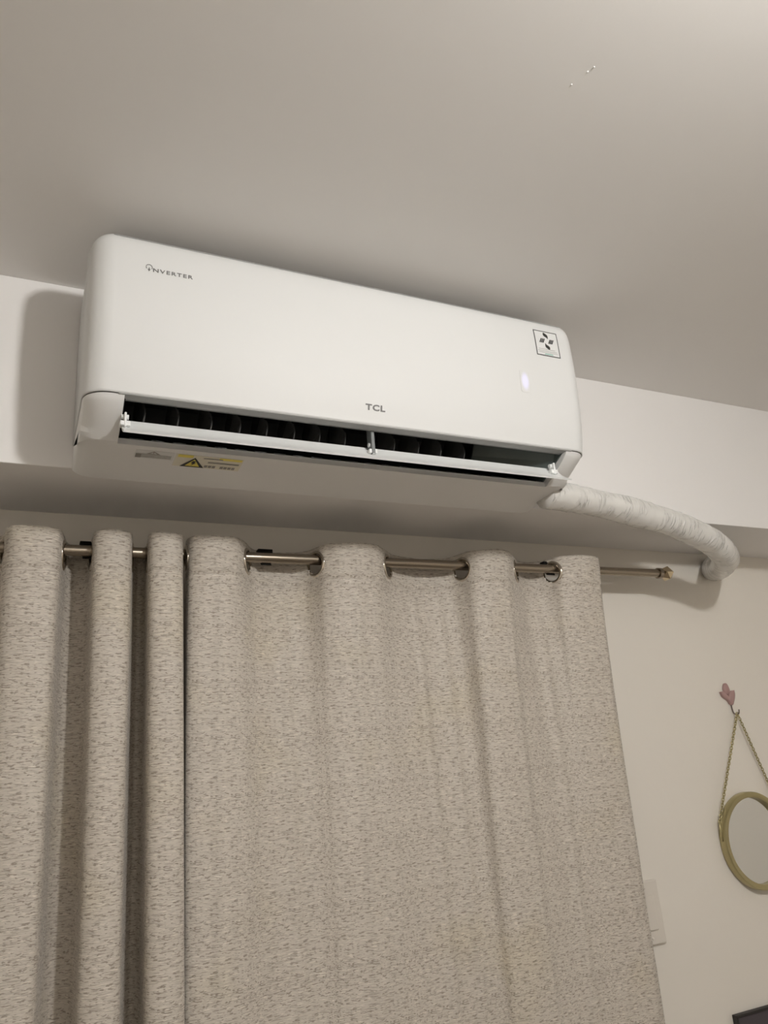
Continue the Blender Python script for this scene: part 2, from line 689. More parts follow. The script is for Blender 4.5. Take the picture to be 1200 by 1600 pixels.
def under_z(y):
    for (y0, z0), (y1, z1) in zip(UND, UND[1:]):
        if y0 <= y <= y1:
            return z0 + (z1 - z0) * (y - y0) / (y1 - y0)
    return UND[-1][1]


# --- dark air duct liner
duct = [(1.0215, 0.5445), (1.045, 0.568), (1.085, 0.585), (1.125, 0.572), (1.135, 0.540), (1.115, 0.512), (1.09, 0.4985), (und[0][0] + 0.0025, und[0][1] + 0.0105)]
vs, fs = [], []
for x in (OX0 - 0.001, OX1 + 0.001):
    vs += [(x, y, H + z) for y, z in duct]
n = len(duct)
for k in range(n - 1):
    fs.append((k, k + 1, n + k + 1, n + k))
b0 = len(vs)
o = mesh_obj('air_duct', vs, fs, M['black'])
adopt(AC, o)
# dark cheeks of the duct
for x in (OX0 + 0.0005, OX1 - 0.0005):
    pts = [(1.012, 0.527)] + duct
    o = mesh_obj('duct_cheek', [(x, y, H + z) for y, z in pts] + [(x + (0.002 if x < 0.5 else -0.002), y, H + z) for y, z in pts],
                 [tuple(range(len(pts))), tuple(range(2 * len(pts) - 1, len(pts) - 1, -1))] +
                 [(k, (k + 1) % len(pts), len(pts) + (k + 1) % len(pts), len(pts) + k) for k in range(len(pts))],
                 M['black'] if x < 0.5 else M['duct'])
    adopt(AC, o)
# slanted baffle at the right end of the duct
vs = []
for x, dy in ((0.725, 0.050), (OX1 - 0.003, 0.0)):
    for (y, z) in ((1.026 + dy, 0.545), (1.040 + dy, 0.520), (1.062 + dy, 0.502)):
        vs.append((x, y, H + z + dy * 0.35))
vs += [(a, b + 0.003, c + 0.003) for a, b, c in vs[:6]]
o = mesh_obj('duct_baffle', vs, [(0, 1, 4, 3), (1, 2, 5, 4), (6, 9, 10, 7), (7, 10, 11, 8), (0, 3, 9, 6), (2, 8, 11, 5), (0, 6, 7, 1), (1, 7, 8, 2), (3, 4, 10, 9), (4, 5, 11, 10)], M['duct'])
adopt(AC, o)

# --- vertical vanes
vane_me = None
for x in (0.1322, 0.1805, 0.2296, 0.2734, 0.3156, 0.3601, 0.4027, 0.4467, 0.5353, 0.5809, 0.6241, 0.6711):
    if vane_me is None:
        bm = bmesh.new()
        front = []
        for k in range(9):
            t = k / 8
            front.append((1.050 - 0.010 * math.sin(math.pi * t) + 0.010 * (1 - t), 0.556 - 0.052 * t))
        back = [(1.098, 0.512), (1.105, 0.545), (1.085, 0.562)]
        ol = front + back
        A = []
        B = []
        for i, (y, z) in enumerate(ol):
            bend = 0.010 * max(0.0, (1.062 - y) / 0.02)
            A.append(bm.verts.new((bend, y, H + z)))
            B.append(bm.verts.new((bend + 0.0022, y + (0.001 if i < 9 else 0), H + z)))
        bm.faces.new(A)
        bm.faces.new(B[::-1])
        for i in range(len(ol)):
            j = (i + 1) % len(ol)
            bm.faces.new((A[i], B[i], B[j], A[j]))
        v = bm_obj('vane', bm, M['vane'])
        vane_me = v.data
    else:
        v = link(bpy.data.objects.new('vane', vane_me))
    v.location = (x, 0, 0)
    adopt(AC, v)

# --- middle support post
bm = bmesh.new()
add_box(bm, 0.4895, 0.4955, 1.018, 1.036, H + 0.487, H + 0.545, 0.0012)
adopt(AC, bm_obj('support_post', bm, M['post']))

# --- louver flap, swung down, with its pivots
FX0, FX1 = 0.1085, 0.869
p_lo, p_hi = Vector((1.000, 0.4715)), Vector((1.0395, 0.5050))
nrm = Vector((-(p_hi - p_lo).y, (p_hi - p_lo).x)).normalized()     # up / towards the room
sec = []
for k in range(9):
    t = k / 8
    sec.append(p_lo.lerp(p_hi, t) - nrm * (0.004 * math.sin(math.pi * t)))
thick = 0.0032
ringp = [(q.x, q.y) for q in sec] + [(q.x - nrm.x * thick, q.y - nrm.y * thick) for q in reversed(sec)]
vs, fs = [], []
for x in (FX0, FX1):
    vs += [(x, y, H + z) for y, z in ringp]
n = len(ringp)
for k in range(n):
    fs.append((k, (k + 1) % n, n + (k + 1) % n, n + k))
fs += [tuple(range(n)), tuple(range(n, 2 * n))]
flap = mesh_obj('louver_flap', vs, fs, M['flap'])
auto_smooth(flap, 40)
adopt(AC, flap)
for x in (0.1125, 0.4925, 0.850):
    bm = bmesh.new()
    mid = p_lo.lerp(p_hi, 0.62)
    add_box(bm, x - 0.0016, x + 0.0016, mid.x - 0.006, mid.x + 0.010, H + mid.y - 0.006, H + mid.y + 0.016, 0.001)
    add_tube(bm, [(x - 0.005, mid.x + 0.003, H + mid.y + 0.012), (x + 0.005, mid.x + 0.003, H + mid.y + 0.012)], 0.0036, 12)
    add_box(bm, x - 0.007, x + 0.007, mid.x - 0.005, mid.x + 0.007, H + mid.y - 0.004, H + mid.y + 0.003, 0.001)
    pv = bm_obj('pivot', bm, M['flap'])
    pv.parent = flap
# two small raised tabs beside the middle pivot
# rows of ribs on the lower lip (the dark comb under the flap)
for k in range(24):
    x = 0.125 + k * 0.0315
    bm = bmesh.new()
    add_box(bm, x, x + 0.020, 1.0795, 1.0815, H + 0.4945, H + 0.4975, 0.0006, 1)
    adopt(AC, bm_obj('lip_rib', bm, M['vane']))


# --- printing on the panel
def panel_y(z):
    for (y0, z0), (y1, z1) in zip(PANEL, PANEL[1:]):
        if z1 <= z <= z0 and z0 - z1 > 1e-6:
            return y1 + (y0 - y1) * (z - z1) / (z0 - z1)
    return 0.982


def panel_slope(z):
    return (panel_y(z + 0.004) - panel_y(z - 0.004)) / 0.008


def text_mesh(name, s, size, bold, wide, spacing=1.0):
    cu = bpy.data.curves.new('txt', 'FONT')
    cu.body = s
    cu.size = size
    cu.offset = bold
    cu.extrude = 0.00025
    cu.space_character = spacing
    cu.resolution_u = 3
    tmp = bpy.data.objects.new('txt', cu)
    C.objects.link(tmp)
    bpy.context.view_layer.update()
    dg = bpy.context.evaluated_depsgraph_get()
    me = bpy.data.meshes.new_from_object(tmp.evaluated_get(dg))
    bpy.data.objects.remove(tmp)
    me.name = name
    for v in me.vertices:
        v.co.x *= wide
    return me


def fit_text(me, width, height):
    xs = [v.co.x for v in me.vertices]
    ys = [v.co.y for v in me.vertices]
    w, h = max(xs) - min(xs), max(ys) - min(ys)
    for v in me.vertices:
        v.co.x = (v.co.x - min(xs)) * width / w
        v.co.y = (v.co.y - min(ys)) * height / h


def on_panel(me, x, z, matl, name):
    """lay a flat XY mesh on the front panel, lower left corner at (x, z)"""
    for v in me.vertices:
        zz = z + v.co.y
        v.co = Vector((x + v.co.x, panel_y(zz) - 0.0004 - v.co.z, H + zz))
    me.materials.clear()
    me.materials.append(matl)
    o = link(bpy.data.objects.new(name, me))
    adopt(AC, o)
    return o


me = text_mesh('logo', 'TCL', 0.012, 0.0004, 1.35, 1.12)
fit_text(me, 0.0345, 0.0100)
on_panel(me, 0.4720, 0.5500, M['ink'], 'logo').__setitem__('label', 'grey TCL lettering')
me = text_mesh('inverter_lettering', 'NVERTER', 0.008, 0.0001, 1.5, 1.25)
fit_text(me, 0.0575, 0.0062)
on_panel(me, 0.1395, 0.7215, M['ink'], 'inverter_lettering').__setitem__('label', 'small grey INVERTER lettering')


def flat_polys(polys, th=0.0005):
    """polys: list of XY outlines -> thin slabs, returned as a mesh"""
    bm = bmesh.new()
    for p in polys:
        a = [bm.verts.new((x, y, 0)) for x, y in p]
        b = [bm.verts.new((x, y, th)) for x, y in p]
        bm.faces.new(b)
        bm.faces.new(a[::-1])
        for i in range(len(p)):
            j = (i + 1) % len(p)
            bm.faces.new((a[i], a[j], b[j], b[i]))
    bmesh.ops.recalc_face_normals(bm, faces=bm.faces[:])
    m_ = bpy.data.meshes.new('flat')
    bm.to_mesh(m_)
    bm.free()
    return m_


def arc_strip(cx, cy, r, w, a0, a1, n=20):
    out = []
    for k in range(n + 1):
        a = math.radians(a0 + (a1 - a0) * k / n)
        out.append((cx + r * math.cos(a), cy + r * math.sin(a)))
    for k in range(n, -1, -1):
        a = math.radians(a0 + (a1 - a0) * k / n)
        out.append((cx + (r - w) * math.cos(a), cy + (r - w) * math.sin(a)))
    return out


# the ringed arrow that stands for the I of INVERTER
polys = [arc_strip(0.0048, 0.0068, 0.0047, 0.0007, -40, 80), arc_strip(0.0048, 0.0068, 0.0047, 0.0007, 80, 220),
         [(0.0042, 0.0005), (0.0054, 0.0005), (0.0054, 0.0058), (0.0042, 0.0058)],
         [(0.0028, 0.0030), (0.0048, -0.0005), (0.0068, 0.0030)]]
on_panel(flat_polys(polys), 0.1290, 0.7215, M['ink'], 'inverter_symbol')

# efficiency sticker: clear square, thin frame, swirl emblem, small print
SX, SZ, SW, SH = 0.8205, 0.7045, 0.0525, 0.0535
sticker = on_panel(flat_polys([[(0, SH * k / 10), (SW, SH * k / 10), (SW, SH * (k + 1) / 10), (0, SH * (k + 1) / 10)] for k in range(10)], 0.0002), SX, SZ, M['clear'], 'rating_sticker')
sticker['label'] = 'square sticker with black swirl emblem'
w = 0.0014


def strips(x0, x1, y0, y1, n=8):
    return [[(x0, y0 + (y1 - y0) * k / n), (x1, y0 + (y1 - y0) * k / n), (x1, y0 + (y1 - y0) * (k + 1) / n), (x0, y0 + (y1 - y0) * (k + 1) / n)] for k in range(n)]


def sticker_part(polys, matl, name):
    o = on_panel(flat_polys(polys, 0.0007), SX, SZ, matl, name)
    o.parent = sticker
    o.matrix_parent_inverse = Matrix.Identity(4)


sticker_part([[(0, 0), (SW, 0), (SW, w), (0, w)], [(0, SH - w), (SW, SH - w), (SW, SH), (0, SH)],
              *strips(0, w, w, SH - w), *strips(SW - w, SW, w, SH - w)], M['ink_frame'], 'frame_line')
ecx, ecy = SW * 0.50, SH * 0.60


def blade(cx, cy, flip, sx, sy):
    pts = [(-0.30, 1.0), (0.05, 0.80), (0.42, 0.50), (0.50, 0.10), (0.42, -0.45), (0.25, -0.15), (-0.10, 0.05), (-0.38, 0.30), (-0.42, 0.65)]
    return [(cx + flip * x * sx, cy + flip * y * sy) for x, y in pts]


emb = [blade(ecx - 0.001, ecy + 0.0090, 1, 0.0110, 0.0092), blade(ecx + 0.001, ecy - 0.0090, -1, 0.0110, 0.0092)]
for sx in (-1, 1):
    for k in (0, 1, 2):
        x0 = ecx + sx * 0.0100 + (k - 1) * 0.0033
        emb.append([(x0 - 0.0034, ecy - 0.0045), (x0 - 0.0008, ecy - 0.0045), (x0 + 0.0036, ecy + 0.0045), (x0 + 0.0012, ecy + 0.0045)])
sticker_part(emb, M['ink_black'], 'emblem')
sticker_part([[(0.006, 0.0135), (0.042, 0.0135), (0.042, 0.0142), (0.006, 0.0142)], [(0.004, 0.0098), (0.046, 0.0098), (0.046, 0.0107), (0.004, 0.0107)],
              [(0.006, 0.0068), (0.047, 0.0068), (0.047, 0.0075), (0.006, 0.0075)]], M['ink_pale'], 'small_print')
sticker_part([[(0.017, 0.0030), (0.037, 0.0030), (0.035, 0.0050), (0.019, 0.0050)]], M['ink_teal'], 'teal_bar')

# lit display shining through the panel
dw, dh = 0.0210, 0.044
pts = []
for cx, cy, a0 in ((dw - 0.005, 0.005, -90), (dw - 0.005, dh - 0.005, 0), (0.005, dh - 0.005, 90), (0.005, 0.005, 180)):
    for k in range(6):
        a = math.radians(a0 + 18 * k)
        pts.append((cx + 0.005 * math.cos(a), cy + 0.005 * math.sin(a)))
on_panel(flat_polys([pts], 0.0002), 0.7750, 0.6225, M['display'], 'display')['label'] = 'faint lavender lit display'


# --- warning labels on the underside
def on_under(polys, matl, name, lift, parent=None):
    me = flat_polys(polys, 0.0002)
    for v in me.vertices:
        x, y = v.co.x, v.co.y
        v.co = Vector((x, y, H + under_z(y) - lift - v.co.z))
    me.materials.append(matl)
    o = link(bpy.data.objects.new(name, me))
    if parent is None:
        adopt(AC, o)
    else:
        o.parent = parent
    return o


def rect(x0, x1, y0, y1):
    return [(x0, y0), (x1, y0), (x1, y1), (x0, y1)]


def tri_ring(cx, y0, y1, hw, t):
    # warning triangle, apex towards the room (smaller y)
    return [[(cx - hw, y1), (cx - hw + t * 2.2, y1), (cx, y0 + t * 1.9), (cx, y0)],
            [(cx + hw, y1), (cx, y0), (cx, y0 + t * 1.9), (cx + hw - t * 2.2, y1)],
            [(cx - hw + t, y1 - t), (cx + hw - t, y1 - t), (cx + hw - t * 0.4, y1), (cx - hw + t * 0.4, y1)]]


lab = on_under([rect(0.196, 0.300, 1.0895, 1.1300)], M['cream'], 'shock_label', 0.0002)
lab['label'] = 'yellow electric shock warning label'
on_under([rect(0.199, 0.222, 1.0900, 1.0985)], M['yellow'], 'yellow_band', 0.0005, lab)
on_under([rect(0.262, 0.298, 1.0905, 1.0975)], M['yellow'], 'yellow_band', 0.0005, lab)
on_under([[(0.2085, 1.1275), (0.2265, 1.0985), (0.2415, 1.1275)]], M['yellow'], 'triangle_fill', 0.0005, lab)
on_under(tri_ring(0.2255, 1.0965, 1.1285, 0.0185, 0.0026) + [[(0.224, 1.108), (0.229, 1.108), (0.227, 1.114), (0.230, 1.114), (0.223, 1.123), (0.225, 1.116), (0.222, 1.116)]], M['ink_black'], 'shock_triangle', 0.0008, lab)
on_under([rect(0.238, 0.268, 1.0945, 1.0968), rect(0.247, 0.296, 1.1060, 1.1075), rect(0.247, 0.296, 1.1090, 1.1102)], M['ink_brown'], 'warning_lines', 0.0008, lab)
on_under([rect(0.244 + 0.0062 * k, 0.2488 + 0.0062 * k, 1.1190, 1.1262) for k in range(8) if k != 3], M['ink_brown'], 'warning_lines', 0.0008, lab)
cau = on_under([rect(0.137, 0.193, 1.0885, 1.1150)], M['clear'], 'caution_label', 0.0002)
cau['label'] = 'small faded caution label'
on_under(tri_ring(0.163, 1.0895, 1.0990, 0.010, 0.0013) + [rect(0.1624, 0.1636, 1.0925, 1.0965)], M['ink_brown'], 'caution_triangle', 0.0005, cau)
on_under([rect(0.138, 0.190, 1.1005 + 0.0042 * k, 1.1020 + 0.0042 * k) for k in range(3)] + [rect(0.138, 0.146, 1.1005, 1.1125)], M['ink_brown'], 'caution_lines', 0.0006, cau)

# ================================================================== insulated pipe
path = [(0.900, 1.120, 0.488), (0.940, 1.122, 0.488), (0.990, 1.130, 0.489), (1.045, 1.138, 0.4875), (1.131, 1.148, 0.481), (1.2219, 1.1550, 0.4722), (1.3024, 1.1600, 0.4573), (1.3695, 1.1700, 0.4409), (1.4293, 1.1900, 0.4231), (1.4893, 1.2350, 0.4174), (1.5590, 1.3100, 0.4254), (1.6551, 1.4195, 0.4489)]
cp = resample(catmull(path, 14), 0.005)
N_R = 32
vs, fs, uvs = [], [], []
up = None
for i, p in enumerate(cp):
    t = (cp[min(i + 1, len(cp) - 1)] - cp[max(i - 1, 0)]).normalized()
    a = Vector((0, 0, 1))
    up = (a - t * a.dot(t)).normalized() if up is None else (up - t * up.dot(t)).normalized()
    sd = t.cross(up)
    s = i * 0.005
    frac = i / (len(cp) - 1)
    base = 0.0265 + 0.004 * frac
    for k in range(N_R):
        th = 2 * math.pi * k / N_R
        wrap = ((s / 0.042 + k / N_R) % 1.0)                    # spiral tape overlap
        r = base + 0.0011 * wrap + 0.0035 * (noise.noise(Vector((s * 9, math.cos(th) * 0.8, math.sin(th) * 0.8))))
        r += 0.0012 * noise.noise(Vector((s * 60 + k / N_R * 3, math.cos(th) * 2, math.sin(th) * 2)))
        q = p + (up * math.cos(th) + sd * math.sin(th)) * r
        vs.append((q.x, min(q.y, 1.4195), H + q.z))
        uvs.append((s, k / N_R * 0.17))
for i in range(len(cp) - 1):
    for k in range(N_R):
        fs.append((i * N_R + k, i * N_R + (k + 1) % N_R, (i + 1) * N_R + (k + 1) % N_R, (i + 1) * N_R + k))
fs.append(tuple(range(N_R))[::-1])
fs.append(tuple(range((len(cp) - 1) * N_R, len(cp) * N_R)))
pipe = mesh_obj('insulated_pipe', vs, fs, M['tape'], None, True)
ul = pipe.data.uv_layers.new(name='UVMap')
for lp in pipe.data.loops:
    ul.data[lp.index].uv = uvs[lp.vertex_index]
tag(pipe, 'white tape-wrapped pipe curving from the air conditioner into the wall', 'pipe')

# ================================================================== curtain rod
ROD_Y, ROD_R = 1.33, 0.0098


def rod_z(x):
    return H + 0.3945 + 0.0072 * x


rod = tag(empty('curtain_rod', (0.3, ROD_Y, rod_z(0.3))), 'brushed nickel curtain rod with a faceted ball end', 'curtain rod')
RX0, RX1 = -0.80, 1.372
bm = bmesh.new()
add_tube(bm, [(RX0, ROD_Y, rod_z(RX0)), (RX1, ROD_Y, rod_z(RX1))], ROD_R, 24)
o = bm_obj('rod_tube', bm, M['steel'])
auto_smooth(o, 40)
adopt(rod, o)
for x, sg in ((RX1, 1), (RX0, -1)):
    bm = bmesh.new()
    add_lathe(bm, (x - sg * 0.006, ROD_Y, rod_z(x)), (sg, 0, 0), [(0, 0), (0, 0.0128), (0.010, 0.0128), (0.012, 0.009), (0.0135, 0)], 24)
    fin = bm_obj('end_collar', bm, M['steel'])
    auto_smooth(fin, 40)
    adopt(rod, fin)
    bm = bmesh.new()
    bmesh.ops.create_icosphere(bm, subdivisions=1, radius=0.0185)
    bmesh.ops.rotate(bm, cent=(0, 0, 0), matrix=Matrix.Rotation(0.5, 3, 'X') @ Matrix.Rotation(0.3, 3, 'Z'), verts=bm.verts[:])
    bmesh.ops.translate(bm, vec=(x + sg * 0.021, ROD_Y, rod_z(x)), verts=bm.verts[:])
    adopt(rod, bm_obj('finial', bm, M['finial']))


def bracket(x, label):
    z = rod_z(x)
    t = tag(empty('rod_bracket', (x, WALL_Y, z)), label, 'bracket', 'brackets holding the curtain rod')
    adopt(t, box('wall_plate', x - 0.011, x + 0.011, WALL_Y - 0.003, WALL_Y, z - 0.030, z + 0.030, M['bracket'], None, 0.001))
    adopt(t, box('arm', x - 0.008, x + 0.008, ROD_Y + ROD_R, WALL_Y - 0.002, z + 0.006, z + 0.013, M['bracket'], None, 0.001))
    bm = bmesh.new()
    pts = []
    for k in range(17):                                      # cradle under the rod, open to the room
        a = math.radians(48 - 130 * k / 16)
        pts.append((ROD_Y + (ROD_R + 0.0022) * math.cos(a), z + (ROD_R + 0.0022) * math.sin(a)))
    A = [[bm.verts.new((x + dx, y + (y - ROD_Y) * g, zz + (zz - z) * g)) for y, zz in pts] for dx, g in ((-0.009, -0.16), (0.009, -0.16), (0.009, 0.12), (-0.009, 0.12))]
    for k in range(16):
        for q in range(4):
            a, b = A[q], A[(q + 1) % 4]
            bm.faces.new((a[k], b[k], b[k + 1], a[k + 1]))
    for k in (0, 16):
        bm.faces.new([A[q][k] for q in range(4)])
    adopt(t, bm_obj('cradle', bm, M['bracket']))
    # raised black lug above the rod
    adopt(t, box('lug', x - 0.014, x + 0.014, ROD_Y + 0.006, ROD_Y + 0.020, z + 0.011, z + 0.0195, M['bracket'], None, 0.001))


bracket(0.095, 'black rod bracket above the gap beside the leftmost curtain fold')
bracket(0.405, 'black rod bracket at the left end of the first long bare stretch of rod')
bracket(1.055, 'black rod bracket near the right end of the rod')

# ================================================================== curtains
HDR_TOP = 0.0235        # cloth above the rod centre
GR, Gr = 0.0225, 0.0042


def curtain(name, pts, ridges, label, seed, fold_soft, lean=0.0):
    """pts: plan path (x, y) at rod height; ridges: (x, width, height) of the narrow pleats that form lower down"""
    t = tag(empty(name, (sum(p[0] for p in pts) / len(pts), ROD_Y, 0.03)), label, 'curtain', 'grommet curtains on the rod')
    path = resample(catmull([(x, y, 0) for x, y in pts], 16), 0.004)
    n = len(path)
    zs = []
    z = HDR_TOP
    while z > -0.07:
        zs.append(z)
        z -= 0.004
    while z > -(H + 0.36):
        zs.append(z)
        z -= 0.03
    z_end = 0.03
    # grommet columns
    hits = []
    for i in range(n - 1):
        if (path[i].y - ROD_Y) * (path[i + 1].y - ROD_Y) <= 0 and path[i].y != path[i + 1].y:
            fr = (ROD_Y - path[i].y) / (path[i + 1].y - path[i].y)
            hits.append((i + fr, path[i].lerp(path[i + 1], fr), (path[i + 1] - path[i]).normalized()))
    rows = []
    verts, uvs = [], []
    gz = ROD_R - (GR - Gr)
    for r, dz in enumerate(zs):
        for i, p in enumerate(path):
            x, y = p.x, p.y
            depth = max(0.0, -dz)
            k = min(1.0, depth / 1.2)
            u = i * 0.004
            amp = 1.0 - fold_soft * (1 - math.exp(-depth / 0.16))
            yy = ROD_Y + (y - ROD_Y) * amp - 0.012 * k
            nz1 = noise.noise(Vector((u * 7 + seed, dz * 0.7, seed)))
            nz2 = noise.noise(Vector((u * 17 + seed, dz * 0.9, seed + 5)))
            nz3 = noise.noise(Vector((u * 9 + seed, dz * 7, seed + 9)))
            g = min(1.0, depth / 0.25)
            yy += (0.016 * nz1 + 0.007 * nz2) * g * fold_soft * 1.1 + 0.0012 * nz3
            for rx, rw_, rh in ridges:
                q = (x - rx + 0.012 * k * math.sin(rx * 40)) / rw_
                if abs(q) < 3:
                    yy -= rh * math.exp(-q * q) * min(1.0, depth / 0.15)
            xx = x + (0.006 * nz1) * g + lean * depth * i / n
            zz = rod_z(x) + dz
            if dz > -0.040:                                   # doubled header, stitched below
                yy -= 0.0012
            elif dz > -0.045:
                yy += 0.0016
            if dz > 0.0:                                      # header edge sags a little between the rings
                s = abs(y - ROD_Y) / 0.045
                zz += 0.003 * noise.noise(Vector((u * 16, seed, 0))) * (dz / HDR_TOP)
            zz = max(zz, z_end)
            verts.append((xx, min(yy, WALL_Y - 0.008), zz))
            uvs.append((u + seed, dz))
    faces = []
    for r in range(len(zs) - 1):
        zc = (zs[r] + zs[r + 1]) / 2
        for i in range(n - 1):
            hole = False
            if zc > -0.07:
                for hi, hp, ht in hits:
                    du = (i + 0.5 - hi) * 0.004
                    if du * du + (zc - gz) ** 2 < (GR - 0.0005) ** 2:
                        hole = True
                        break
            if not hole:
                a = r * n + i
                faces.append((a, a + 1, a + n + 1, a + n))
    o = mesh_obj('cloth', verts, faces, M['curtain'], None, True)
    ul = o.data.uv_layers.new(name='UVMap')
    for lp in o.data.loops:
        ul.data[lp.index].uv = uvs[lp.vertex_index]
    so = o.modifiers.new('thickness', 'SOLIDIFY')
    so.thickness = 0.0016
    so.offset = 0
    adopt(t, o)
    for hi, hp, ht in hits:
        bm = bmesh.new()
        nrm = Vector((ht.y, -ht.x, 0))
        add_torus(bm, (hp.x, hp.y, rod_z(hp.x) + gz), nrm, GR, Gr, 40, 10, 0.75)
        adopt(t, bm_obj('grommet', bm, M['ring'], None, True))
    return t


def px_x(px, y):
    """room X of image column px on the rod line at depth y (used once to lay out the folds)"""
    v = 854.0 + 0.041 * px
    d = (ax.x * (px - 600) + ax.y * (v - 800) + ax.z * f_px, ay.x * (px - 600) + ay.y * (v - 800) + ay.z * f_px)
    return d[0] / d[1] * y


def folds(lst):
    return [(px_x(p, y), y) for p, y in lst]


FR, BK = 1.287, 1.372
left_vis = folds([(2, 1.34), (8, 1.305), (24, 1.284), (60, 1.280), (90, 1.288), (99, 1.325), (104, 1.365), (118, 1.385), (138, 1.372), (144, 1.33), (147, 1.296), (160, 1.282), (185, 1.280), (203, 1.291),
                  (206, 1.33), (208, 1.372), (216, 1.390), (227, 1.375), (231, 1.33), (233, 1.298), (243, 1.282), (264, 1.278), (280, 1.284), (286, 1.300)])
xs0 = left_vis[0][0]
lead = []
x = -0.72
k = 0
while x < xs0 - 0.02:
    lead.append((x, FR if k % 2 == 0 else BK))
    x += 0.052 if k % 2 == 0 else 0.045
    k += 1
lead = [p for p in lead if p[0] < xs0 - 0.03]
if lead and lead[-1][1] < 1.33:
    lead.append((xs0 - 0.028, BK))
curtain('grommet_curtain', lead + left_vis, [], 'woven beige curtain bunched into tight folds at the left of the rod', 2.3, 0.10, 0.010)

right_vis = folds([(290, 1.368), (291, 1.33), (298, 1.300), (318, 1.286), (345, 1.283), (370, 1.290), (383, 1.318), (392, 1.350), (412, 1.366), (440, 1.372), (470, 1.362),
                   (490, 1.335), (508, 1.305), (535, 1.288), (565, 1.284), (590, 1.293), (603, 1.325), (613, 1.352), (635, 1.368), (665, 1.372), (698, 1.360), (719, 1.333),
                   (738, 1.303), (760, 1.287), (782, 1.283), (797, 1.292), (804, 1.325), (808, 1.352), (818, 1.366), (835, 1.362), (858, 1.335),
                   (876, 1.310), (898, 1.295), (920, 1.290), (934, 1.297), (938, 1.306)])
curtain('grommet_curtain', right_vis, [(px_x(p, 1.33), w_, h_) for p, w_, h_ in ((340, 0.011, 0.004), (443, 0.010, 0.006), (545, 0.012, 0.005), (650, 0.009, 0.006), (688, 0.009, 0.005), (775, 0.010, 0.004), (838, 0.012, 0.006), (918, 0.012, 0.005))], 'woven beige curtain spread wide beside the bare rod end', 11.7, 0.80, -0.023)

# ================================================================== round mirror on a chain
MX, MZ, MR = 1.590, H - 0.2090, 0.1060
MYB = WALL_Y
mir = tag(empty('wall_mirror', (MX, WALL_Y, MZ - MR)), 'round gold-framed wall mirror hanging from a chain', 'mirror')
bm = bmesh.new()
prof = [(0.0005, MR - 0.016), (0.0005, MR - 0.002), (0.004, MR), (0.018, MR), (0.0205, MR - 0.0015), (0.0205, MR - 0.009), (0.0185, MR - 0.0125), (0.0075, MR - 0.0125), (0.0005, MR - 0.016)]
add_lathe(bm, (MX, WALL_Y, MZ), (0, -1, 0), prof, 72)
o = bm_obj('frame', bm, M['gold'])
auto_smooth(o, 40)
adopt(mir, o)
bm = bmesh.new()
add_lathe(bm, (MX, WALL_Y, MZ), (0, -1, 0), [(0.0055, 0), (0.0055, MR - 0.0115), (0.0085, MR - 0.0115), (0.0085, 0)], 64)
o = bm_obj('glass', bm, M['mirror'])
auto_smooth(o, 40)
adopt(mir, o)

HX, HZ, HY = 1.6125, H + 0.0755, WALL_Y - 0.016


def chain(p0, p1, name='chain'):
    bm = bmesh.new()
    p0, p1 = Vector(p0), Vector(p1)
    d = p1 - p0
    L = d.length
    step = 0.0062
    n = int(L / step)
    t = d.normalized()
    side = t.cross(Vector((0, 1, 0))).normalized()
    other = t.cross(side)
    for i in range(n + 1):
        c = p0 + d * (i / n)
        s = (side if i % 2 == 0 else other)
        s = (s + 0.35 * (other if i % 2 == 0 else -side)).normalized()
        ring = []
        for k in range(10):
            a = 2 * math.pi * k / 10
            cc = c + t * (0.0046 * math.cos(a)) + s * (0.0030 * math.sin(a))
            dirv = (t * math.cos(a) + s * math.sin(a)).normalized()
            nn = t.cross(s).normalized()
            ring.append([bm.verts.new(cc + (dirv * math.cos(2 * math.pi * q / 5) + nn * math.sin(2 * math.pi * q / 5)) * 0.00105) for q in range(5)])
        for k in range(10):
            A, B = ring[k], ring[(k + 1) % 10]
            for q in range(5):
                bm.faces.new((A[q], A[(q + 1) % 5], B[(q + 1) % 5], B[q]))
    o = bm_obj(name, bm, M['gold'], None, True)
    adopt(mir, o)


CEX = 0.1035
chain((HX - 0.001, HY, HZ), (MX - CEX, WALL_Y - 0.012, MZ + 0.050))
chain((HX + 0.001, HY, HZ), (MX + CEX, WALL_Y - 0.012, MZ + 0.050))
for sg in (-1, 1):                                             # side loops that the chain ends hang on
    bm = bmesh.new()
    add_tube(bm, [(MX + sg * CEX, WALL_Y - 0.012, MZ + 0.052), (MX + sg * (CEX + 0.0035), WALL_Y - 0.012, MZ + 0.035),
                  (MX + sg * (CEX + 0.0045), WALL_Y - 0.012, MZ + 0.018), (MX + sg * (CEX + 0.002), WALL_Y - 0.012, MZ + 0.008)], 0.0022, 8)
    adopt(mir, bm_obj('side_loop', bm, M['gold'], None, True))

# ================================================================== flower hook
hk = tag(empty('wall_hook', (1.608, WALL_Y, H + 0.09)), 'dusty pink tulip-shaped adhesive hook above the round mirror', 'hook')


